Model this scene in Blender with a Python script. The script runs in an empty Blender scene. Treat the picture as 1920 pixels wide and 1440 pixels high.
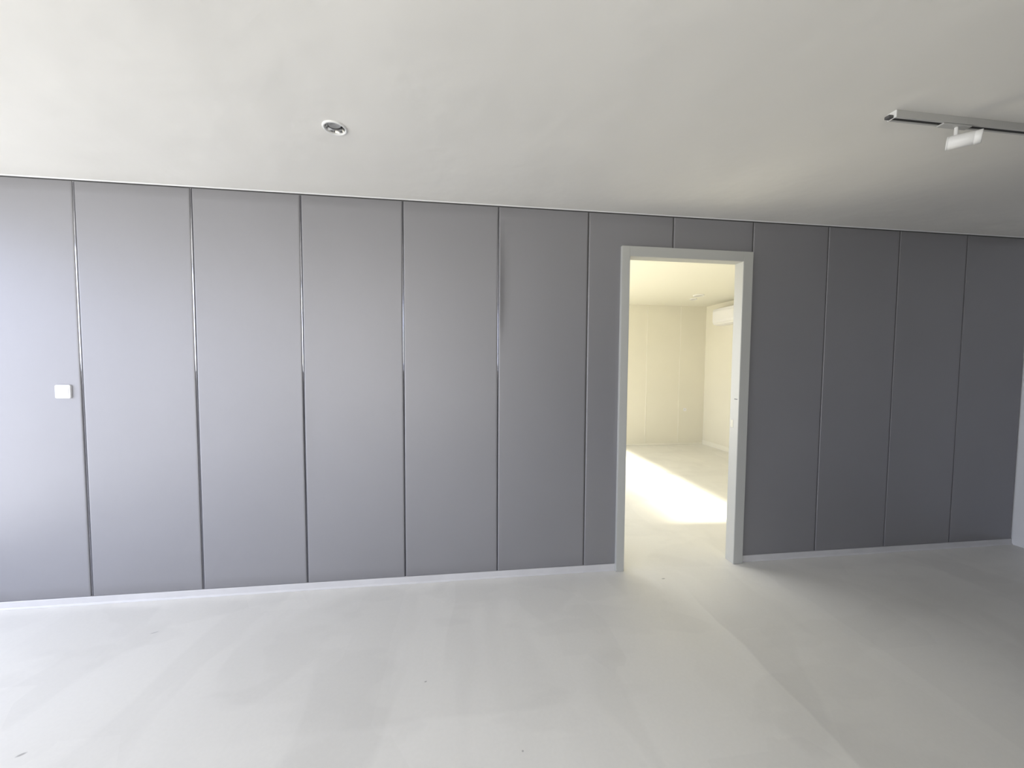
import bpy, bmesh, math, random
from mathutils import Vector, Matrix

random.seed(7)
PI = math.pi
COL = bpy.context.scene.collection
# ---------------------------------------------------------------- dimensions (metres)
W = 0.655922            # spacing of the wall panel joints
PT = 2.67               # top of the wall panels
CEIL = 2.685
CEIL2 = 2.78            # ceiling of the room behind the door
BASE = 0.05
XL, XR = -1.35, 7.22    # side walls of the main room
YR = -5.2               # wall behind the camera
TH = 0.05               # thickness of the panelled wall
Y2 = 4.30               # far wall of the back room
XL2 = 3.05              # left wall of the back room
DX0, DX1, DZ = 3.588, 4.494, 2.362   # clear door opening
CX0, CX1, CZ = 3.525, 4.574, 2.437  # outside of the casing


# ---------------------------------------------------------------- materials
def mat(name, color, rough=0.5, metal=0.0, spec=0.5, noise=None, bump=None, sheen=0, coat=0):
    m = bpy.data.materials.new(name)
    m.use_nodes = True
    nt = m.node_tree
    b = nt.nodes['Principled BSDF']
    b.inputs['Base Color'].default_value = (*color, 1)
    b.inputs['Roughness'].default_value = rough
    b.inputs['Metallic'].default_value = metal
    b.inputs['Specular IOR Level'].default_value = spec
    if coat:
        b.inputs['Coat Weight'].default_value = coat
        b.inputs['Coat Roughness'].default_value = 0.3
    if noise:
        amp, scale, detail, stretch = noise
        tc = nt.nodes.new('ShaderNodeNewGeometry')
        mp = nt.nodes.new('ShaderNodeMapping')
        mp.inputs['Scale'].default_value = stretch
        nz = nt.nodes.new('ShaderNodeTexNoise')
        nz.inputs['Scale'].default_value = scale
        nz.inputs['Detail'].default_value = detail
        mr = nt.nodes.new('ShaderNodeMapRange')
        mr.inputs['From Min'].default_value = 0.3
        mr.inputs['From Max'].default_value = 0.7
        mr.inputs['To Min'].default_value = 1 - amp
        mr.inputs['To Max'].default_value = 1 + amp
        mx = nt.nodes.new('ShaderNodeVectorMath')
        mx.operation = 'SCALE'
        mx.inputs[0].default_value = color
        nt.links.new(tc.outputs['Position'], mp.inputs['Vector'])
        nt.links.new(mp.outputs['Vector'], nz.inputs['Vector'])
        nt.links.new(nz.outputs['Fac'], mr.inputs['Value'])
        nt.links.new(mr.outputs['Result'], mx.inputs['Scale'])
        nt.links.new(mx.outputs['Vector'], b.inputs['Base Color'])
    if bump:
        st, scale, detail, dist = (*bump, 0.002)[:4]
        tc = nt.nodes.new('ShaderNodeNewGeometry')
        nz = nt.nodes.new('ShaderNodeTexNoise')
        nz.inputs['Scale'].default_value = scale
        nz.inputs['Detail'].default_value = detail
        bp = nt.nodes.new('ShaderNodeBump')
        bp.inputs['Strength'].default_value = st
        bp.inputs['Distance'].default_value = dist
        nt.links.new(tc.outputs['Position'], nz.inputs['Vector'])
        nt.links.new(nz.outputs['Fac'], bp.inputs['Height'])
        nt.links.new(bp.outputs['Normal'], b.inputs['Normal'])
    return m


M = {}
M['panel'] = mat('grey_wall_panel', (0.281, 0.279, 0.296), 0.47, 0.36, 0.5, noise=(0.02, 1.3, 3, (1, 1, 1)), bump=(0.12, 420, 2))
M['joint'] = mat('grey_joint_metal', (0.62, 0.62, 0.64), 0.14, 0.95)
M['jointshade'] = mat('shaded_joint_metal', (0.12, 0.12, 0.118), 0.55, 0.3)  # shadow in the right-hand joints, put into a darker metal colour
M['channel'] = mat('dark_edge_channel', (0.13, 0.13, 0.135), 0.4, 0.4)
M['substrate'] = mat('grey_backing_board', (0.25, 0.25, 0.25), 0.8)
M['frame'] = mat('grey_door_frame_metal', (0.47, 0.475, 0.455), 0.38, 0.0, noise=(0.02, 3, 2, (1, 1, .3)))
M['ceil'] = mat('ceiling_paint', (0.80, 0.785, 0.745), 0.85, 0, 0.2, noise=(0.03, 0.9, 4, (1.0, 0.55, 1)), bump=(1.0, 1.6, 4, 0.02))
M['white'] = mat('white_paint', (0.78, 0.78, 0.78), 0.6, noise=(0.02, 2, 3, (1, 1, 1)))
M['rightwall'] = mat('pale_grey_wall_paint', (0.84, 0.845, 0.85), 0.75, noise=(0.02, 2, 3, (1, 1, 1)))
M['base'] = mat('white_base_strip', (0.60, 0.595, 0.605), 0.4, noise=(0.04, 5, 4, (1, 1, 1)))
M['cream'] = mat('cream_wall_panel', (0.78, 0.755, 0.66), 0.45, 0, 0.5, noise=(0.015, 1.5, 2, (1, 1, 1)))
M['creamjoint'] = mat('cream_joint_strip', (0.84, 0.82, 0.74), 0.3)
M['creamceil'] = mat('cream_ceiling_paint', (0.80, 0.785, 0.69), 0.85, 0, .2)
M['plastic'] = mat('white_plastic', (0.82, 0.82, 0.84), 0.28, 0, .5)
M['whitemetal'] = mat('white_powder_coat', (0.80, 0.80, 0.79), 0.35, 0, .5)
M['railmetal'] = mat('pale_grey_rail_coat', (0.50, 0.50, 0.49), 0.4, 0, .5)
M['black'] = mat('dark_slot', (0.03, 0.03, 0.03), 0.6)
M['darkgrey'] = mat('dark_grey_plastic', (0.10, 0.10, 0.10), 0.5)
M['chrome'] = mat('polished_reflector', (0.62, 0.62, 0.62), 0.12, 1.0)
M['lens'] = mat('grey_lens', (0.36, 0.36, 0.36), 0.18, 0.0, 0.6)
M['diffuser'] = mat('pale_diffuser', (0.47, 0.47, 0.44), 0.5)
M['steel'] = mat('brushed_steel', (0.28, 0.28, 0.26), 0.35, 0.9)
M['alu'] = mat('window_frame_aluminium', (0.45, 0.46, 0.47), 0.4, 0.5)


def floor_mat():
    m = bpy.data.materials.new('pale_grey_coated_floor')
    m.use_nodes = True
    nt = m.node_tree
    N = nt.nodes.new
    L = nt.links.new
    b = nt.nodes['Principled BSDF']
    b.inputs['Roughness'].default_value = 0.42
    b.inputs['Specular IOR Level'].default_value = 0.4
    geo = N('ShaderNodeNewGeometry')

    def noise(scale, detail, sc, rot=0.0, off=(0, 0, 0), dist=0.0):
        mp = N('ShaderNodeMapping')
        mp.inputs['Scale'].default_value = sc
        mp.inputs['Rotation'].default_value = (0, 0, rot)
        mp.inputs['Location'].default_value = off
        n = N('ShaderNodeTexNoise')
        n.inputs['Scale'].default_value = scale
        n.inputs['Detail'].default_value = detail
        n.inputs['Distortion'].default_value = dist
        L(geo.outputs['Position'], mp.inputs['Vector'])
        L(mp.outputs['Vector'], n.inputs['Vector'])
        return n.outputs['Fac']

    def rng(sock, a0, a1, b0, b1):
        r = N('ShaderNodeMapRange')
        r.inputs['From Min'].default_value = a0
        r.inputs['From Max'].default_value = a1
        r.inputs['To Min'].default_value = b0
        r.inputs['To Max'].default_value = b1
        L(sock, r.inputs['Value'])
        return r.outputs['Result']

    def mul(a, c):
        x = N('ShaderNodeMath')
        x.operation = 'MULTIPLY'
        L(a, x.inputs[0])
        L(c, x.inputs[1])
        return x.outputs[0]
    # broad trowelled patches, a few harder edged overlaps of the coating, fine grain
    v = rng(noise(0.9, 4, (1, 0.6, 1), 0.35, (3.1, 0, 0), 0.4), 0.3, 0.7, 0.955, 1.035)
    v = mul(v, rng(noise(1.6, 2, (1.0, 0.45, 1), -0.45, (0.4, 2.0, 0), 0.8), 0.49, 0.53, 0.975, 1.012))
    v = mul(v, rng(noise(2.3, 3, (0.5, 1.0, 1), 0.5, (7.3, 1.2, 0), 0.2), 0.53, 0.565, 1.012, 0.982))
    v = mul(v, rng(noise(60, 2, (1, 1, 1)), 0.3, 0.7, 0.99, 1.01))
    # overlapping rectangular roller patches
    vm = N('ShaderNodeMapping')
    vm.inputs['Scale'].default_value = (1.0, 0.7, 1)
    vm.inputs['Location'].default_value = (0.3, 0.2, 0)
    L(geo.outputs['Position'], vm.inputs['Vector'])
    vo = N('ShaderNodeTexVoronoi')
    vo.distance = 'CHEBYCHEV'
    vo.inputs['Scale'].default_value = 2.1
    L(vm.outputs['Vector'], vo.inputs['Vector'])
    sepc = N('ShaderNodeSeparateColor')
    L(vo.outputs['Color'], sepc.inputs['Color'])
    v = mul(v, rng(sepc.outputs['Red'], 0, 1, 0.982, 1.018))
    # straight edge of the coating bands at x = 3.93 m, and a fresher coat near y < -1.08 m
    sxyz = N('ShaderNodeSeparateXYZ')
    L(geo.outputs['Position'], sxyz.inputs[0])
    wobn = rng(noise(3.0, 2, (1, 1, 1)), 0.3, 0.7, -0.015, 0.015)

    def add(a, c):
        x = N('ShaderNodeMath')
        x.operation = 'ADD'
        L(a, x.inputs[0])
        L(c, x.inputs[1])
        return x.outputs[0]
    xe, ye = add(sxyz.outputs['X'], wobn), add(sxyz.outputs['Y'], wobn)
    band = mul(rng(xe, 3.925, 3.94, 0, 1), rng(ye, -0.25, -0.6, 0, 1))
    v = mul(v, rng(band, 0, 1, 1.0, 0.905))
    coat = mul(mul(rng(ye, -1.05, -1.075, 0, 1), rng(xe, 1.2, 2.0, 0, 1)), rng(xe, 2.95, 2.75, 0, 1))
    v = mul(v, rng(coat, 0, 1, 1.0, 1.045))
    # small scuffs
    for (x, y, ang, la, lb) in ((0.61, -0.331, 0.5, 0.017, 0.003), (2.199, -0.855, 0.3, 0.006, 0.004),
                                (3.838, -0.153, 0.2, 0.014, 0.006), (0.646, -1.014, 0.55, 0.014, 0.006),
                                (2.623, -1.237, 0.0, 0.004, 0.004)):
        mp = N('ShaderNodeMapping')
        mp.vector_type = 'TEXTURE'
        mp.inputs['Location'].default_value = (x, y, 0)
        mp.inputs['Rotation'].default_value = (0, 0, ang)
        mp.inputs['Scale'].default_value = (la, lb, 1)
        L(geo.outputs['Position'], mp.inputs['Vector'])
        ln = N('ShaderNodeVectorMath')
        ln.operation = 'LENGTH'
        L(mp.outputs['Vector'], ln.inputs[0])
        v = mul(v, rng(ln.outputs['Value'], 0.6, 1.3, 0.55, 1.0))
    sc = N('ShaderNodeVectorMath')
    sc.operation = 'SCALE'
    sc.inputs[0].default_value = (0.78, 0.768, 0.728)
    L(v, sc.inputs['Scale'])
    L(sc.outputs['Vector'], b.inputs['Base Color'])
    rr = rng(noise(1.7, 3, (1, 1, 1)), 0.3, 0.7, 0.36, 0.5)
    L(rr, b.inputs['Roughness'])
    bp = N('ShaderNodeBump')
    bp.inputs['Strength'].default_value = 0.25
    bp.inputs['Distance'].default_value = 0.003
    L(noise(5, 5, (1, 1, 1)), bp.inputs['Height'])
    L(bp.outputs['Normal'], b.inputs['Normal'])
    return m


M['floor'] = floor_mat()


def glass_mat(name, tint):
    m = bpy.data.materials.new(name)
    m.use_nodes = True
    nt = m.node_tree
    nt.nodes.clear()
    o = nt.nodes.new('ShaderNodeOutputMaterial')
    mx = nt.nodes.new('ShaderNodeMixShader')
    t = nt.nodes.new('ShaderNodeBsdfTransparent')
    t.inputs['Color'].default_value = (*[c ** .5 for c in tint], 1)   # the pane has two faces
    g = nt.nodes.new('ShaderNodeBsdfGlossy')
    g.inputs['Roughness'].default_value = 0.02
    mx.inputs[0].default_value = 0.05
    nt.links.new(t.outputs[0], mx.inputs[1])
    nt.links.new(g.outputs[0], mx.inputs[2])
    nt.links.new(mx.outputs[0], o.inputs[0])
    return m


# ---------------------------------------------------------------- helpers
def link(name, bm, material, parent=None, smooth=False):
    me = bpy.data.meshes.new(name)
    bmesh.ops.recalc_face_normals(bm, faces=bm.faces)
    bm.to_mesh(me)
    bm.free()
    if smooth:
        for p in me.polygons:
            p.use_smooth = True
    mats = material if isinstance(material, (list, tuple)) else [material]
    for k in mats:
        me.materials.append(k)
    o = bpy.data.objects.new(name, me)
    COL.objects.link(o)
    if parent:
        o.parent = parent
        o.matrix_parent_inverse = Matrix.Translation(-parent.location)
    return o


def empty(name, loc):
    o = bpy.data.objects.new(name, None)
    o.empty_display_size = 0.05
    COL.objects.link(o)
    o.location = loc
    return o


def tag(o, label=None, cat=None, group=None, kind=None):
    for k, v in (('label', label), ('category', cat), ('group', group), ('kind', kind)):
        if v:
            o[k] = v
    return o


def box(bm, x0, x1, y0, y1, z0, z1, bevel=0.0, seg=2):
    r = bmesh.ops.create_cube(bm, size=1.0)
    vs = r['verts']
    bmesh.ops.scale(bm, verts=vs, vec=(x1 - x0, y1 - y0, z1 - z0))
    bmesh.ops.translate(bm, verts=vs, vec=((x0 + x1) / 2, (y0 + y1) / 2, (z0 + z1) / 2))
    if bevel:
        es = list({e for v in vs for e in v.link_edges})
        bmesh.ops.bevel(bm, geom=es, offset=bevel, segments=seg, affect='EDGES', profile=0.5)


def BM():
    return bmesh.new()


def lathe(bm, prof, seg=48, close=False):
    """prof: list of (r, z); revolved around Z."""
    rings = []
    for r, z in prof:
        if r < 1e-6:
            rings.append([bm.verts.new((0, 0, z))])
        else:
            rings.append([bm.verts.new((r * math.cos(2 * PI * i / seg), r * math.sin(2 * PI * i / seg), z)) for i in range(seg)])
    for a, b in zip(rings, rings[1:]):
        for i in range(seg):
            j = (i + 1) % seg
            if len(a) == 1 and len(b) == 1:
                continue
            if len(a) == 1:
                bm.faces.new((a[0], b[i], b[j]))
            elif len(b) == 1:
                bm.faces.new((a[i], a[j], b[0]))
            else:
                bm.faces.new((a[i], a[j], b[j], b[i]))


def extrude_profile(bm, prof, x0, x1, n=1):
    """closed profile of (y, z) run along X with end caps."""
    rings = []
    for k in range(n + 1):
        x = x0 + (x1 - x0) * k / n
        rings.append([bm.verts.new((x, y, z)) for y, z in prof])
    m = len(prof)
    for a, b in zip(rings, rings[1:]):
        for i in range(m):
            j = (i + 1) % m
            bm.faces.new((a[i], a[j], b[j], b[i]))
    bm.faces.new(rings[0])
    bm.faces.new(rings[-1])


def wall_with_holes(axis, pos0, pos1, a0, a1, z0, z1, holes):
    """slab with rectangular openings. axis 'y': runs along X between y=pos0..pos1; axis 'x': runs along Y."""
    bm = BM()
    As = sorted({a0, a1, *[h[0] for h in holes], *[h[1] for h in holes]})
    Zs = sorted({z0, z1, *[h[2] for h in holes], *[h[3] for h in holes]})

    def solid(i, j):
        if i < 0 or j < 0 or i >= len(As) - 1 or j >= len(Zs) - 1:
            return False
        ca, cz = (As[i] + As[i + 1]) / 2, (Zs[j] + Zs[j + 1]) / 2
        return not any(h[0] < ca < h[1] and h[2] < cz < h[3] for h in holes)

    def P(a, p, z):
        return (a, p, z) if axis == 'y' else (p, a, z)
    cache = {}

    def V(a, p, z):
        k = (round(a, 5), round(p, 5), round(z, 5))
        if k not in cache:
            cache[k] = bm.verts.new(P(*k))
        return cache[k]
    for i in range(len(As) - 1):
        for j in range(len(Zs) - 1):
            if not solid(i, j):
                continue
            A, B, C, D = As[i], As[i + 1], Zs[j], Zs[j + 1]
            for p in (pos0, pos1):
                bm.faces.new((V(A, p, C), V(B, p, C), V(B, p, D), V(A, p, D)))
            for di, dj, q in ((-1, 0, ((A, C), (A, D))), (1, 0, ((B, C), (B, D))), (0, -1, ((A, C), (B, C))), (0, 1, ((A, D), (B, D)))):
                if not solid(i + di, j + dj):
                    (s, t), (u, v) = q
                    bm.faces.new((V(s, pos0, t), V(u, pos0, v), V(u, pos1, v), V(s, pos1, t)))
    return bm


# ---------------------------------------------------------------- the setting: floor, ceilings, walls
f = BM()
box(f, XL - .1, XR + .1, YR - .1, TH * .5, -0.12, 0)
box(f, XL2 - .1, XR + .1, TH * .5, Y2 + .1, -0.12, 0)
bmesh.ops.remove_doubles(f, verts=f.verts, dist=1e-5)
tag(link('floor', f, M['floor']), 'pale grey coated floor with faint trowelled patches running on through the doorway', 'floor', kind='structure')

HOLE = (1.772, -0.726, 0.046)     # downlight cut-out


def ceiling_with_hole():
    bm = BM()
    hx, hy, hr = HOLE
    seg = 40
    s = 0.12
    ring = [bm.verts.new((hx + hr * math.cos(2 * PI * i / seg), hy + hr * math.sin(2 * PI * i / seg), CEIL)) for i in range(seg)]
    sq = []
    for i in range(seg):
        a = 2 * PI * i / seg
        c, q = math.cos(a), math.sin(a)
        k = s / max(abs(c), abs(q))
        sq.append(bm.verts.new((hx + c * k, hy + q * k, CEIL)))
    for i in range(seg):
        j = (i + 1) % seg
        bm.faces.new((ring[i], ring[j], sq[j], sq[i]))
    xs = [XL - .1, hx - s, hx + s, XR + .1]
    ys = [YR - .1, hy - s, hy + s, 0.03]
    for i in range(3):
        for j in range(3):
            if i == 1 and j == 1:
                continue
            bm.faces.new([bm.verts.new((x, y, CEIL)) for x, y in ((xs[i], ys[j]), (xs[i + 1], ys[j]), (xs[i + 1], ys[j + 1]), (xs[i], ys[j + 1]))])
    # upper skin of the slab, well above the lamp recess
    box(bm, XL - .1, XR + .1, YR - .1, 0.03, CEIL + 0.14, CEIL + 0.2)
    return bm


c = link('ceiling', ceiling_with_hole(), M['ceil'])
tag(c, 'flat off-white plaster ceiling above the grey panelled wall', 'ceiling', kind='structure')

# the panelled wall: backing, then one child per panel and per joint
bw = link('wall_back', wall_with_holes('y', 0.014, TH, XL, XR, 0, CEIL2 + .1, [(DX0 - .02, DX1 + .02, -0.001, DZ + .02)]), [M['substrate']])
tag(bw, 'long wall clad in tall grey panels with narrow metal joints, pierced by the doorway', 'wall', kind='structure')
# its other face belongs to the cream room
for p in bw.data.polygons:
    if abs(p.center.y - TH) < 1e-4:
        p.material_index = 1
bw.data.materials.append(M['cream'])


def wob(seed, amp):
    r = random.Random(seed)
    terms = [(r.uniform(.6, 1), r.uniform(0, 6.28), f0) for f0 in (1.1, 2.3, 4.1)]
    return lambda z: amp * sum(a * math.sin(f0 * z + ph) / (k + 1.2) for k, (a, ph, f0) in enumerate(terms))


GAP = 0.0050


def panel_mesh(i, x0, x1, z0, z1, skip=None, seed=0, depth=0.013, bulge=None, amp=0.0012, back=False):
    bm = BM()
    wl, wr = wob(seed * 2 + 1, amp), wob(seed * 2 + 2, amp)
    fr = [0, .0045, .05, .2, .4, .6, .8, .95]
    xs = [x0, x0 + .0015, x0 + .0035, x0 + .012, x0 + .025, x0 + .045, x0 + .09] + [x0 + (x1 - x0) * t for t in (.25, .4, .5, .6, .75)] + \
         [x1 - .09, x1 - .045, x1 - .025, x1 - .012, x1 - .0035, x1 - .0015, x1]
    if skip:
        xs = sorted(set([round(v, 5) for v in xs] + [v for v in skip[:2] if x0 < v < x1]))
    nz = 36
    zs = [z0, z0 + .0015, z0 + .0035] + [z0 + (z1 - z0) * k / nz for k in range(1, nz)] + [z1 - .0035, z1 - .0015, z1]
    if skip:
        zs = sorted(set([round(v, 5) for v in zs] + [skip[3]]))
    ph = random.Random(seed).uniform(0, 6)

    def pos(x, z):
        t = (x - x0) / (x1 - x0)
        dx = wl(z) * max(0, 1 - t * 5) + wr(z) * max(0, 1 - (1 - t) * 5)
        d = min(x - x0, x1 - x, z - z0, z1 - z)
        y = 0.003 * (1 - min(1, d / .0035)) ** 1.6
        y += -0.0006 * math.sin(z * 2.1 + ph) * math.sin(PI * t)
        if bulge:
            A, zc, hw = bulge
            e = max(0, 1 - ((z - zc) / hw) ** 2)
            q = min(1, (x - x0) / 0.042)
            y -= A * e * (0.5 + 0.5 * math.cos(PI * q))
        return (x + dx, y, z)
    g = {}

    def V(a, b):
        if (a, b) not in g:
            g[(a, b)] = bm.verts.new(pos(xs[a], zs[b]))
        return g[(a, b)]

    def ok(a, b):
        if a < 0 or b < 0 or a >= len(xs) - 1 or b >= len(zs) - 1:
            return False
        if skip:
            cx, cz = (xs[a] + xs[a + 1]) / 2, (zs[b] + zs[b + 1]) / 2
            if skip[0] < cx < skip[1] and skip[2] < cz < skip[3]:
                return False
        return True
    sides = []
    for a in range(len(xs) - 1):
        for b in range(len(zs) - 1):
            if not ok(a, b):
                continue
            bm.faces.new((V(a, b), V(a + 1, b), V(a + 1, b + 1), V(a, b + 1)))
            for da, db, e in ((-1, 0, ((a, b), (a, b + 1))), (1, 0, ((a + 1, b), (a + 1, b + 1))), (0, -1, ((a, b), (a + 1, b))), (0, 1, ((a, b + 1), (a + 1, b + 1)))):
                if not ok(a + da, b + db):
                    sides.append(e)
    for (p, q) in sides:
        A, B = pos(xs[p[0]], zs[p[1]]), pos(xs[q[0]], zs[q[1]])
        bm.faces.new([bm.verts.new(v) for v in (A, B, (B[0], depth, B[2]), (A[0], depth, A[2]))])
    if back:
        for v in bm.verts:
            v.co.y = v.co.y
    return bm


def joint_mesh(x, z0, z1, seed, half=0.0052, y_edge=0.0085, y_mid=0.0025):
    bm = BM()
    w = wob(seed, 0.0008)
    n = 8
    prev = None
    for k in range(31):
        z = z0 + (z1 - z0) * k / 30
        row = []
        for j in range(n + 1):
            t = -1 + 2 * j / n
            row.append(bm.verts.new((x + w(z) + t * half, y_edge + (y_mid - y_edge) * (1 - t * t), z)))
        if prev:
            for j in range(n):
                bm.faces.new((prev[j], prev[j + 1], row[j + 1], row[j]))
        prev = row
    return bm




def facet_mesh(x, z0, z1, seed, half, tilt, fw):
    bm = BM()
    w = wob(seed, 0.0006)
    tw = wob(seed + 9, 2.2)
    prev = None
    n = 48
    for k in range(n + 1):
        z = z0 + (z1 - z0) * k / n
        q = min(1, max(0, (1.62 - z) / 0.35))
        q = q * q * (3 - 2 * q)
        qt = min(1, max(0, (z - 2.35) / 0.25))
        t = math.radians(tilt + tw(z) + 26 * q + 14 * qt)
        yr = 0.0005
        xl, xm, xr = -half, -half + fw, half
        row = [bm.verts.new((x + w(z) + a, b, z)) for a, b in ((xl - .001, .0132), (xl, min(.0125, yr + fw * math.tan(t))), (xm, yr), (min(xr, xm + .0035), .008), (xr + .001, .0132))]
        if prev:
            for j in range(len(row) - 1):
                bm.faces.new((prev[j], prev[j + 1], row[j + 1], row[j]))
        prev = row
    return bm


HALF = {-1: .0070, 0: .0075, 1: .0070, 2: .0058, 3: .0046, 4: .0044}    # half width of each joint
for i in range(-2, 11):
    x0, x1 = i * W + HALF.get(i, .0046), (i + 1) * W - HALF.get(i + 1, .0046)
    x0 = max(x0, XL + .002)
    x1 = min(x1, XR - .003)
    skip = None
    if i in (5, 6):
        skip = (CX0 + .004, CX1 - .004, -1, CZ - .004)
    z0 = BASE
    if i == 6:
        z0 = CZ - .004
        skip = None
    bul = (0.012, 2.15, 0.42) if i == 4 else ((0.002, 1.1, .5) if i == 2 else None)
    link('wall_panel', panel_mesh(i, x0, x1, z0, PT, skip, seed=i + 20, bulge=bul), M['panel'], bw, smooth=True)
for i in range(-2, 11):
    z0 = CZ if i == 6 else BASE
    if i <= 4:
        # left joints carry a polished facet that faces the window wall; it twists back lower down
        tilt, fw = {-2: (12, .009), -1: (12, .0095), 0: (12.5, .0095), 1: (17, .0085), 2: (24, .0060), 3: (33, .0040), 4: (39, .0032)}[i]
        jm = facet_mesh(i * W, z0, PT, i + 60, HALF.get(i, .007), tilt, fw)
        link('joint_strip', jm, M['joint'], bw)
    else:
        link('joint_strip', joint_mesh(i * W, z0, PT, i + 60, half=.0050, y_edge=.009, y_mid=.012), M['jointshade'], bw, smooth=True)

# slim channel over the panels and a bead of filler against the ceiling
b = BM()
extrude_profile(b, [(0.006, PT + .001), (0.006, PT + .004), (0.013, PT + .004), (0.013, CEIL + .004), (0.0138, CEIL + .004), (0.0138, PT + .001)], XL, XR)
tag(link('trim_1', b, M['channel']), 'thin dark edge channel along the top of the grey panels', 'trim', kind='structure')
b = BM()
extrude_profile(b, [(-0.004, CEIL - .0005), (0.006, CEIL - .0005), (0.006, CEIL - .006), (0.003, CEIL - .006)], XL, XR)
tag(link('trim_2', b, M['white']), 'fine white filler bead where the ceiling meets the panelled wall', 'trim', kind='structure')


def baseboard(name, x0, x1, label):
    b = BM()
    prof = [(0.0138, 0.0005), (-0.010, 0.0005), (-0.009, 0.004), (-0.006, 0.009), (-0.0035, 0.012), (-0.0025, 0.046), (-0.0005, 0.0495), (0.0138, 0.0495)]
    extrude_profile(b, prof, x0, x1, 40)
    r = random.Random(3)
    for v in b.verts:
        if v.co.y < -0.002:
            v.co.y += 0.0012 * math.sin(v.co.x * 5.3) + r.uniform(-.0004, .0004)
    return tag(link(name, b, M['base']), label, 'baseboard', kind='structure')


baseboard('baseboard_back', XL, CX0 + .004, 'low white base strip under the grey panels left of the doorway')
baseboard('baseboard_right_of_door', CX1 - .002, XR, 'low pale base strip under the dark panels right of the doorway')['kind'] = 'structure'
bpy.data.objects['baseboard_right_of_door'].name = 'baseboard_back_right'

# right wall, shared by both rooms
b = BM()
box(b, XR, XR + .12, YR - .1, Y2 + .1, -0.0, CEIL2 + .1)
tag(link('wall_right', b, M['rightwall']), 'pale painted side wall, a sliver at the right edge', 'wall', kind='structure')

# left wall with the big window, rear wall with a second one
WL = (-1.55, -0.22, 0.10, 2.63)
WL2 = (-4.6, -1.75, 0.10, 2.58)
WR_ = (-1.1, 1.4, 0.30, 2.58)
WR2 = (1.6, 3.0, 0.30, 2.58)
tag(link('wall_left', wall_with_holes('x', XL - .12, XL, YR - .1, TH, 0, CEIL, [WL, WL2]), M['white']), 'white side wall with the wide window, left of the view', 'wall', kind='structure')
tag(link('wall_front', wall_with_holes('y', YR - .12, YR, XL - .12, XR + .12, 0, CEIL, [WR_, WR2]), M['substrate']), 'grey wall behind the viewpoint', 'wall', kind='structure')


def window(name, axis, pos, a0, a1, z0, z1, n, label, tint):
    root = empty(name, ((pos, (a0 + a1) / 2, z0) if axis == 'x' else ((a0 + a1) / 2, pos, z0)))
    tag(root, label, 'window', kind='structure')

    def bx(bm, p0, p1, u0, u1, w0, w1):
        if axis == 'x':
            box(bm, p0, p1, u0, u1, w0, w1, 0.003, 1)
        else:
            box(bm, u0, u1, p0, p1, w0, w1, 0.003, 1)
    b = BM()
    bx(b, pos - .03, pos + .03, a0, a0 + .05, z0, z1)
    bx(b, pos - .03, pos + .03, a1 - .05, a1, z0, z1)
    bx(b, pos - .03, pos + .03, a0 + .05, a1 - .05, z0, z0 + .05)
    bx(b, pos - .03, pos + .03, a0 + .05, a1 - .05, z1 - .05, z1)
    for k in range(1, n):
        u = a0 + (a1 - a0) * k / n
        bx(b, pos - .02, pos + .02, u - .025, u + .025, z0 + .05, z1 - .05)
    link('window_frame', b, M['alu'], root)
    b = BM()
    bx(b, pos - .003, pos + .003, a0 + .04, a1 - .04, z0 + .04, z1 - .04)
    link('glass_pane', b, glass_mat('glass_' + name, tint), root)
    return root


TINT = {1: (.84, .875, .96), 2: (.755, .775, .83), 3: (.90, .88, .82), 4: (.50, .49, .44), 5: (.93, .90, .80)}   # light let through by each pane
window('window_1', 'x', XL - .07, *WL, 1, 'aluminium window in the left wall, nearest the panelled wall', TINT[1])
window('window_2', 'x', XL - .07, *WL2, 3, 'wide aluminium window in the left wall, farther from the panelled wall', TINT[2])
window('window_3', 'y', YR - .07, *WR_, 2, 'aluminium window behind the viewpoint, toward the left', TINT[3])
window('window_4', 'y', YR - .07, *WR2, 2, 'aluminium window behind the viewpoint, toward the right', TINT[4])

b = BM()
box(b, 3.8, 3.9, YR, -2.68, 0.0, CEIL)  # added out of view to keep window light off the right-hand floor
tag(link('added_shade_wall', b, M['substrate']), 'short grey slab added out of view to shade the right side of the room', 'wall', kind='structure')

# ---------------------------------------------------------------- back room shell
b = wall_with_holes('y', Y2, Y2 + .12, XL2 - .1, XR + .12, 0, CEIL2 + .1, [])
wf = link('wall_far', b, M['cream'])
tag(wf, 'cream panelled wall at the far end of the room seen through the doorway', 'wall', kind='structure')
for k, x in enumerate((5.30, 5.955, 6.655)):
    b = BM()
    box(b, x - .006, x + .006, Y2 - .005, Y2 + .001, .05, CEIL2 - .012, .002, 2)
    link('joint_strip', b, M['creamjoint'], wf)
b = BM()
box(b, XL2 - .1, XR + .12, 0.03, Y2 + .12, CEIL2, CEIL2 + .1)
tag(link('ceiling_far_room', b, M['creamceil']), 'bright cream ceiling of the room behind the doorway', 'ceiling', kind='structure')
bpy.data.objects['ceiling_far_room'].name = 'ceiling_2'
b = BM()
box(b, XR - .02, XR + .0005, TH, Y2, 0, CEIL2)
tag(link('wall_right_far', b, M['cream']), 'cream side wall of the far room carrying the air conditioner', 'wall', kind='structure')
b = BM()
box(b, XR - .034, XR - .02, TH + .01, Y2 - .002, 0.001, .09, .003, 2)
tag(link('baseboard_right', b, M['creamjoint']), 'cream baseboard along the right wall of the far room', 'baseboard', kind='structure')
b = BM()
box(b, XL2, XR - .036, Y2 - .012, Y2 - .0005, 0.001, .035, .003, 2)
tag(link('baseboard_far', b, M['creamjoint']), 'low cream baseboard under the far panelled wall', 'baseboard', kind='structure')
WB = (0.7, 4.1, 0.5, 2.4)
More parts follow.
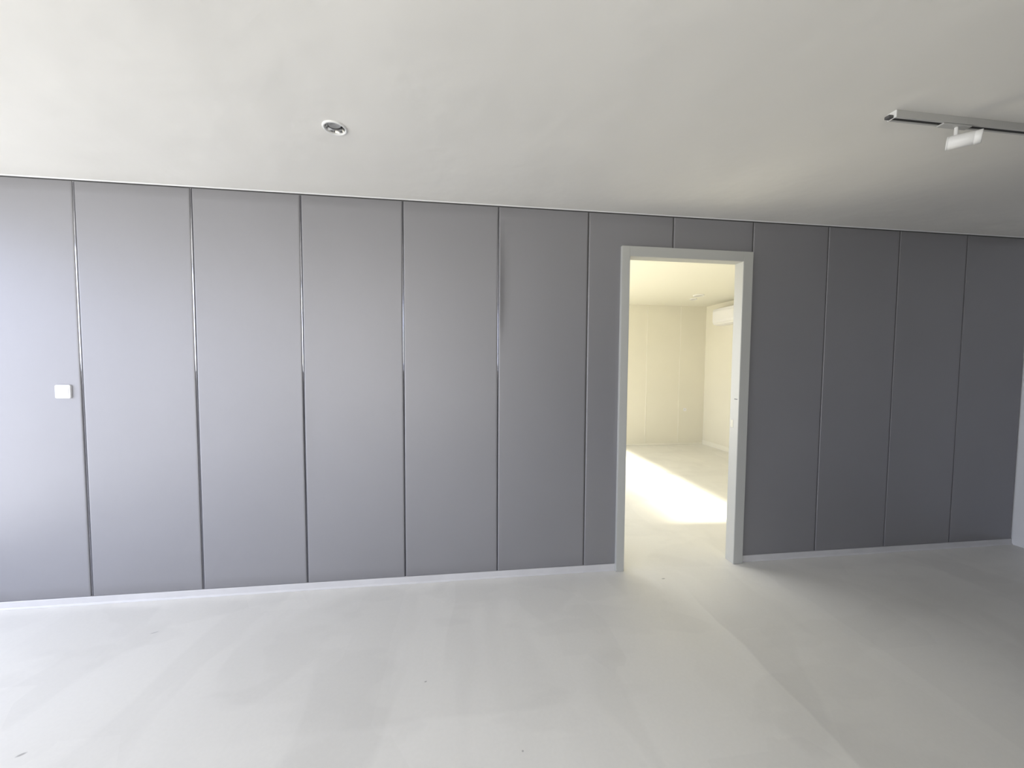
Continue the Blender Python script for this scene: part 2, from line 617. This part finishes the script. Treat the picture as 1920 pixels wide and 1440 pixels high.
tag(link('wall_left_far', wall_with_holes('x', XL2 - .12, XL2, TH, Y2 + .1, 0, CEIL2, [WB]), M['cream']), 'cream window wall of the far room, hidden left of the doorway', 'wall', kind='structure')
window('window_5', 'x', XL2 - .07, *WB, 2, 'window lighting the far room from its left side', TINT[5])

# ---------------------------------------------------------------- door frame
d = empty('door_1', ((DX0 + DX1) / 2, 0, 0))
tag(d, 'open doorway with a plain grey metal frame set in the grey panelled wall', 'door', kind='structure')


def casing(x0, x1, z0, z1, inner):
    """flat casing board with a shallow step next to the opening; inner: which side faces the opening."""
    b = BM()
    box(b, x0, x1, -0.03, -0.0005, z0, z1, 0.0025, 2)
    return b


link('door_casing', casing(CX0, DX0 - .0015, 0.001, CZ, 'r'), M['frame'], d)
link('door_casing', casing(DX1 + .0015, CX1, 0.001, CZ, 'l'), M['frame'], d)
b = BM()
box(b, DX0 - .0015, DX1 + .0015, -0.03, -0.0005, DZ + .0015, CZ, 0.0025, 2)
link('head_casing', b, M['frame'], d)


def jamb(xf, sgn):
    b = BM()
    x0, x1 = sorted((xf, xf + sgn * .019))
    box(b, x0, x1, -0.028, TH + .012, 0.001, DZ + .019, 0.002, 2)
    return b


jl = link('door_jamb', jamb(DX0, -1), M['frame'], d)
jr = link('door_jamb', jamb(DX1, 1), M['frame'], d)
b = BM()
box(b, DX0 + .0005, DX1 - .0005, -0.028, TH + .012, DZ, DZ + .019, 0.002, 2)
link('head_jamb', b, M['frame'], d)
b = BM()
box(b, DX1 - .0015, DX1 + .0005, 0.022, 0.050, 1.08, 1.14, .0007, 1)
box(b, DX1 - .0017, DX1 + .0002, 0.029, 0.043, 1.095, 1.125, .0002, 1)
link('strike_plate', b, M['steel'], jr)
b = BM()
box(b, DX1 - .0022, DX1 + .0005, -0.012, 0.018, 1.305, 1.3105, .0007, 1)
link('latch_slot', b, M['darkgrey'], jr)
for z in (0.3,):
    pass

# ---------------------------------------------------------------- light switch / cover plate on the left
sx, sz = -0.099, 1.376
root = empty('wall_switch', (sx, 0, sz - .043))
tag(root, 'small square white plastic cover plate with rounded corners on the leftmost grey panel', 'switch')


def rounded_plate(cx, cz, half, r, y0, y1, soft):
    bm = BM()
    rings = []
    for (ins, y) in ((0, y1), (0, y0 + soft), (soft * .3, y0 + soft * .3), (soft, y0)):
        pts = []
        h = half - ins
        rr = max(.001, r - ins)
        for q, (sxn, szn) in enumerate(((1, 1), (-1, 1), (-1, -1), (1, -1))):
            for k in range(9):
                a = q * PI / 2 + k * PI / 16
                pts.append((cx + sxn * (h - rr) + rr * math.cos(a), y, cz + szn * (h - rr) + rr * math.sin(a)))
        rings.append([bm.verts.new(p) for p in pts])
    for a, b2 in zip(rings, rings[1:]):
        for i in range(len(a)):
            j = (i + 1) % len(a)
            bm.faces.new((a[i], a[j], b2[j], b2[i]))
    bm.faces.new(rings[-1])
    bm.faces.new(rings[0])
    return bm


link('cover_plate', rounded_plate(sx, sz, 0.043, 0.010, -0.011, 0.0, 0.004), M['plastic'], root)
link('rocker', rounded_plate(sx, sz, 0.034, 0.005, -0.0125, -0.0108, 0.0008), M['plastic'], root)

# ---------------------------------------------------------------- recessed downlight
hx, hy, hr = HOLE
root = empty('recessed_downlight', (hx, hy, CEIL))
tag(root, 'round white recessed downlight, unlit, set in the ceiling of the near room', 'downlight', )


def lathe_at(name, prof, x, y, z, material, parent, seg=48, rot=None):
    b = BM()
    lathe(b, prof, seg)
    if rot:
        bmesh.ops.rotate(b, verts=b.verts, cent=(0, 0, 0), matrix=rot)
    bmesh.ops.translate(b, verts=b.verts, vec=(x, y, z))
    return link(name, b, material, parent, smooth=True)


lathe_at('trim_ring', [(0.0445, 0.002), (0.0445, -0.003), (0.046, -0.0055), (0.050, -0.0065), (0.0545, -0.0045), (0.0562, -0.0008), (0.0562, 0.0)], hx, hy, CEIL, M['whitemetal'], root)
lathe_at('reflector', [(0.0448, 0.001), (0.043, 0.006), (0.038, 0.020), (0.033, 0.034), (0.031, 0.045)], hx, hy, CEIL, M['chrome'], root)
rx = Matrix.Rotation(0.16, 3, 'X') @ Matrix.Rotation(-0.10, 3, 'Y')
lathe_at('lamp', [(0.0, 0.012), (0.012, 0.0115), (0.022, 0.010), (0.0265, 0.008), (0.0275, 0.010), (0.0295, 0.0105), (0.030, 0.014), (0.028, 0.034), (0.0, 0.040)], hx, hy, CEIL, M['lens'], root, rot=rx)

# ---------------------------------------------------------------- ceiling track and spotlight
RX0, RX1 = 4.268, 6.27
RY0, RY1 = -1.192, -1.158      # near and far side of the rail
RZ = CEIL - 0.030
root = empty('light_track', (RX0, (RY0 + RY1) / 2, CEIL))
tag(root, 'pale grey surface-mounted lighting track with a dark slot, on the ceiling at upper right', 'track')
b = BM()
ya, yb = RY0, RY1
s0, s1 = ya + .0095, yb - .0085
prof = [(ya, CEIL - .0005), (ya, RZ + .001), (ya + .001, RZ), (s0, RZ), (s0, RZ + .018), (s1, RZ + .018), (s1, RZ), (yb - .001, RZ), (yb, RZ + .001), (yb, CEIL - .0005)]
extrude_profile(b, prof, RX0, RX1)
link('rail', b, M['railmetal'], root)
b = BM()
box(b, RX0 + .001, RX1 - .001, s0 + .0003, s1 - .0003, RZ + .003, RZ + .0175)
link('conductor_slot', b, M['black'], root)
b = BM()
box(b, RX0 - .006, RX0 - .0002, ya - .0012, yb + .0012, RZ - .001, CEIL - .0005, .0015, 2)
link('end_cap', b, M['whitemetal'], root)
b = BM()
box(b, RX0 - .030, RX0 - .0062, s0 - .002, s1 + .002, RZ - .0005, RZ + .012, .002, 2)
link('end_plug', b, M['darkgrey'], root)

yc = (RY0 + RY1) / 2
root = empty('track_spotlight', (4.60, yc, RZ))
tag(root, 'white cylindrical spotlight hanging on a short stem from the ceiling track', 'spotlight')
b = BM()
box(b, 4.515, 4.668, ya + .003, yb - .003, RZ - .007, RZ - .0003, .002, 2)
link('track_adapter', b, M['railmetal'], root)
b = BM()
bmesh.ops.create_cone(b, cap_ends=True, segments=24, radius1=0.0065, radius2=0.0065, depth=0.042, matrix=Matrix.Translation((4.604, yc, RZ - .007 - .021)))
bmesh.ops.bevel(b, geom=[e for e in b.edges if e.calc_face_angle(0) > 1], offset=.001, segments=2, affect='EDGES')
link('stem', b, M['whitemetal'], root)
# lamp head: a short can aimed at the panelled wall, turned to the left
AX = Vector((4.606, -1.203, 2.577))
rot = Vector((-0.56, 0.83, 0.10)).to_track_quat('-Z', 'Y').to_matrix()
HL = 0.052
hp = [(0.0, HL - .002), (0.022, HL - .002), (0.0262, HL), (0.0280, HL - .002), (0.0280, HL * .62), (0.0272, HL * .60), (0.0272, HL * .54), (0.0280, HL * .52),
      (0.0280, -HL * .86), (0.0273, -HL * .87), (0.0273, -HL * .90), (0.0280, -HL * .91), (0.0280, -HL), (0.026, -HL), (0.025, -HL + .010)]
hd = lathe_at('lamp_head', hp, AX.x, AX.y, AX.z, M['whitemetal'], root, rot=rot)
lathe_at('lens', [(0.0, -HL + .008), (0.018, -HL + .009), (0.0255, -HL + .011)], AX.x, AX.y, AX.z, M['lens'], hd, rot=rot)
b = BM()
box(b, 4.5945, 4.6135, yc - .010, yc + .010, 2.598, 2.611, .003, 2)
link('pivot', b, M['whitemetal'], root)

# ---------------------------------------------------------------- far room: air conditioner, ceiling lights, outlet
y0, y1, zA, zB = 2.98, 3.83, 2.345, 2.655
xb = XR - .019
root = empty('air_conditioner', (xb, (y0 + y1) / 2, zA))
tag(root, 'white wall-mounted air conditioner high on the right wall beyond the doorway', 'air conditioner')
b = BM()
xf = 7.0
prof2 = [(xb - .0005, zB), (xb - .0005, zA), (xb - .10, zA), (xf + .03, zA + .018), (xf + .006, zA + .05), (xf, zA + .09), (xf, zB - .05), (xf + .012, zB - .012), (xf + .04, zB)]
rings = [[b.verts.new((x, y, z)) for x, z in prof2] for y in (y0, y1)]
m_ = len(prof2)
for i in range(m_):
    j = (i + 1) % m_
    b.faces.new((rings[0][i], rings[0][j], rings[1][j], rings[1][i]))
b.faces.new(rings[0])
b.faces.new(rings[1])
bmesh.ops.bevel(b, geom=list(b.edges), offset=.004, segments=2, affect='EDGES')
link('housing', b, M['plastic'], root)
b = BM()
box(b, xf - .004, xf - .0003, y0 + .008, y1 - .008, zA + .095, zB - .055, .0015, 2)
link('front_cover', b, M['plastic'], root)
b = BM()
vs0 = [(xf + .004, zA + .048), (xf + .029, zA + .015), (xf + .033, zA + .0165), (xf + .008, zA + .050)]
rings = [[b.verts.new((x - .003, y, z - .003)) for x, z in vs0] for y in (y0 + .05, y1 - .05)]
for i in range(4):
    j = (i + 1) % 4
    b.faces.new((rings[0][i], rings[0][j], rings[1][j], rings[1][i]))
b.faces.new(rings[0])
b.faces.new(rings[1])
link('louvre_flap', b, M['whitemetal'], root)


def flat_light(x, y, r, label):
    root = empty('ceiling_downlight', (x, y, CEIL2))
    tag(root, label, 'downlight', 'downlights on the far room ceiling')
    lathe_at('trim_ring', [(r * .80, -0.010), (r * .86, -0.016), (r * .95, -0.016), (r, -0.008), (r, 0.0)], x, y, CEIL2 - .0005, M['whitemetal'], root)
    lathe_at('diffuser', [(0, -0.007), (r * .5, -0.0075), (r * .81, -0.0095)], x, y, CEIL2 - .0005, M['diffuser'], root)


flat_light(6.30, 3.22, 0.088, 'larger, nearer of the two round unlit fittings on the ceiling seen through the doorway')
flat_light(6.42, 3.55, 0.060, 'smaller, farther of the two round unlit fittings on the ceiling seen through the doorway')
root = empty('wall_outlet', (6.79, Y2, .67))
tag(root, 'tiny white outlet low on the far cream wall beyond the doorway', 'outlet')
b = rounded_plate(6.79, .71, .030, .006, Y2 - .009, Y2 - .0005, .002)
link('cover_plate', b, M['plastic'], root)
b = BM()
for dx in (-.008, .008):
    box(b, 6.79 + dx - .0015, 6.79 + dx + .0015, Y2 - .0095, Y2 - .0088, .703, .717)
link('socket_holes', b, M['darkgrey'], root)

# ---------------------------------------------------------------- daylight
w = bpy.data.worlds.new('daylight')
bpy.context.scene.world = w
w.use_nodes = True
nt = w.node_tree
bg = nt.nodes['Background']
tc = nt.nodes.new('ShaderNodeTexCoord')
sp = nt.nodes.new('ShaderNodeSeparateXYZ')
cr = nt.nodes.new('ShaderNodeValToRGB')
cr.color_ramp.elements[0].position = 0.44
cr.color_ramp.elements[0].color = (1.06, 1.03, 0.95, 1)
cr.color_ramp.elements[1].position = 0.53
cr.color_ramp.elements[1].color = (0.90, 0.945, 1.10, 1)
mr = nt.nodes.new('ShaderNodeMapRange')
mr.inputs['From Min'].default_value = -1
nt.links.new(tc.outputs['Generated'], sp.inputs[0])
nt.links.new(sp.outputs['Z'], mr.inputs['Value'])
nt.links.new(mr.outputs['Result'], cr.inputs['Fac'])
nt.links.new(cr.outputs['Color'], bg.inputs['Color'])
bg.inputs['Strength'].default_value = 5.6


def area(name, loc, rot, sx_, sy_, power=0, color=(1, 1, 1), portal=False, spread=PI):
    l = bpy.data.lights.new(name, 'AREA')
    l.shape = 'RECTANGLE'
    l.size, l.size_y = sx_, sy_
    l.energy = power
    l.color = color
    l.spread = spread
    if portal:
        l.cycles.is_portal = True
    o = bpy.data.objects.new(name, l)
    o.location = loc
    o.rotation_euler = rot
    COL.objects.link(o)
    return o


# portals in the three windows (they only guide the sampling of the sky)
for q in (WL, WL2):
    area('window_portal', (XL - .13, (q[0] + q[1]) / 2, (q[2] + q[3]) / 2), (0, -PI / 2, 0), q[3] - q[2], q[1] - q[0], portal=True)
for q in (WR_, WR2):
    area('window_portal', ((q[0] + q[1]) / 2, YR - .13, (q[2] + q[3]) / 2), (PI / 2, 0, 0), q[1] - q[0], q[3] - q[2], portal=True)
area('window_portal', (XL2 - .13, (WB[0] + WB[1]) / 2, (WB[2] + WB[3]) / 2), (0, -PI / 2, 0), WB[3] - WB[2], WB[1] - WB[0], portal=True)


def aim(o, target):
    o.rotation_euler = (Vector(target) - o.location).to_track_quat('-Z', 'Y').to_euler()


s = area('warm_daylight', (-1.6, 2.2, 6.7), (0, 0, 0), 3.6, 0.80, 42, (1.0, 0.95, 0.83), spread=math.radians(4.5))
aim(s, (5.22, 2.2, 0.0))

# ---------------------------------------------------------------- camera
cd = bpy.data.cameras.new('camera')
cam = bpy.data.objects.new('camera', cd)
COL.objects.link(cam)
yaw, pitch, roll = 0.12569, -0.04623, 0.00651
fwd = Vector((math.sin(yaw) * math.cos(pitch), math.cos(yaw) * math.cos(pitch), math.sin(pitch)))
r_ = Vector((math.cos(yaw), -math.sin(yaw), 0))
u_ = r_.cross(fwd)
r2 = math.cos(roll) * r_ + math.sin(roll) * u_
u2 = -math.sin(roll) * r_ + math.cos(roll) * u_
mw = Matrix((r2, u2, -fwd)).transposed().to_4x4()
mw.translation = Vector((2.392, -2.64058, 1.54847))
cam.matrix_world = mw
cd.sensor_width = 36
cd.lens = 36 * 692.842 / 1920
cd.clip_start = 0.05
sc = bpy.context.scene
sc.camera = cam
sc.view_settings.view_transform = 'Standard'
sc.view_settings.look = 'None'
sc.view_settings.gamma = 1
sc.view_settings.use_curve_mapping = False
sc.view_settings.exposure = 0.0
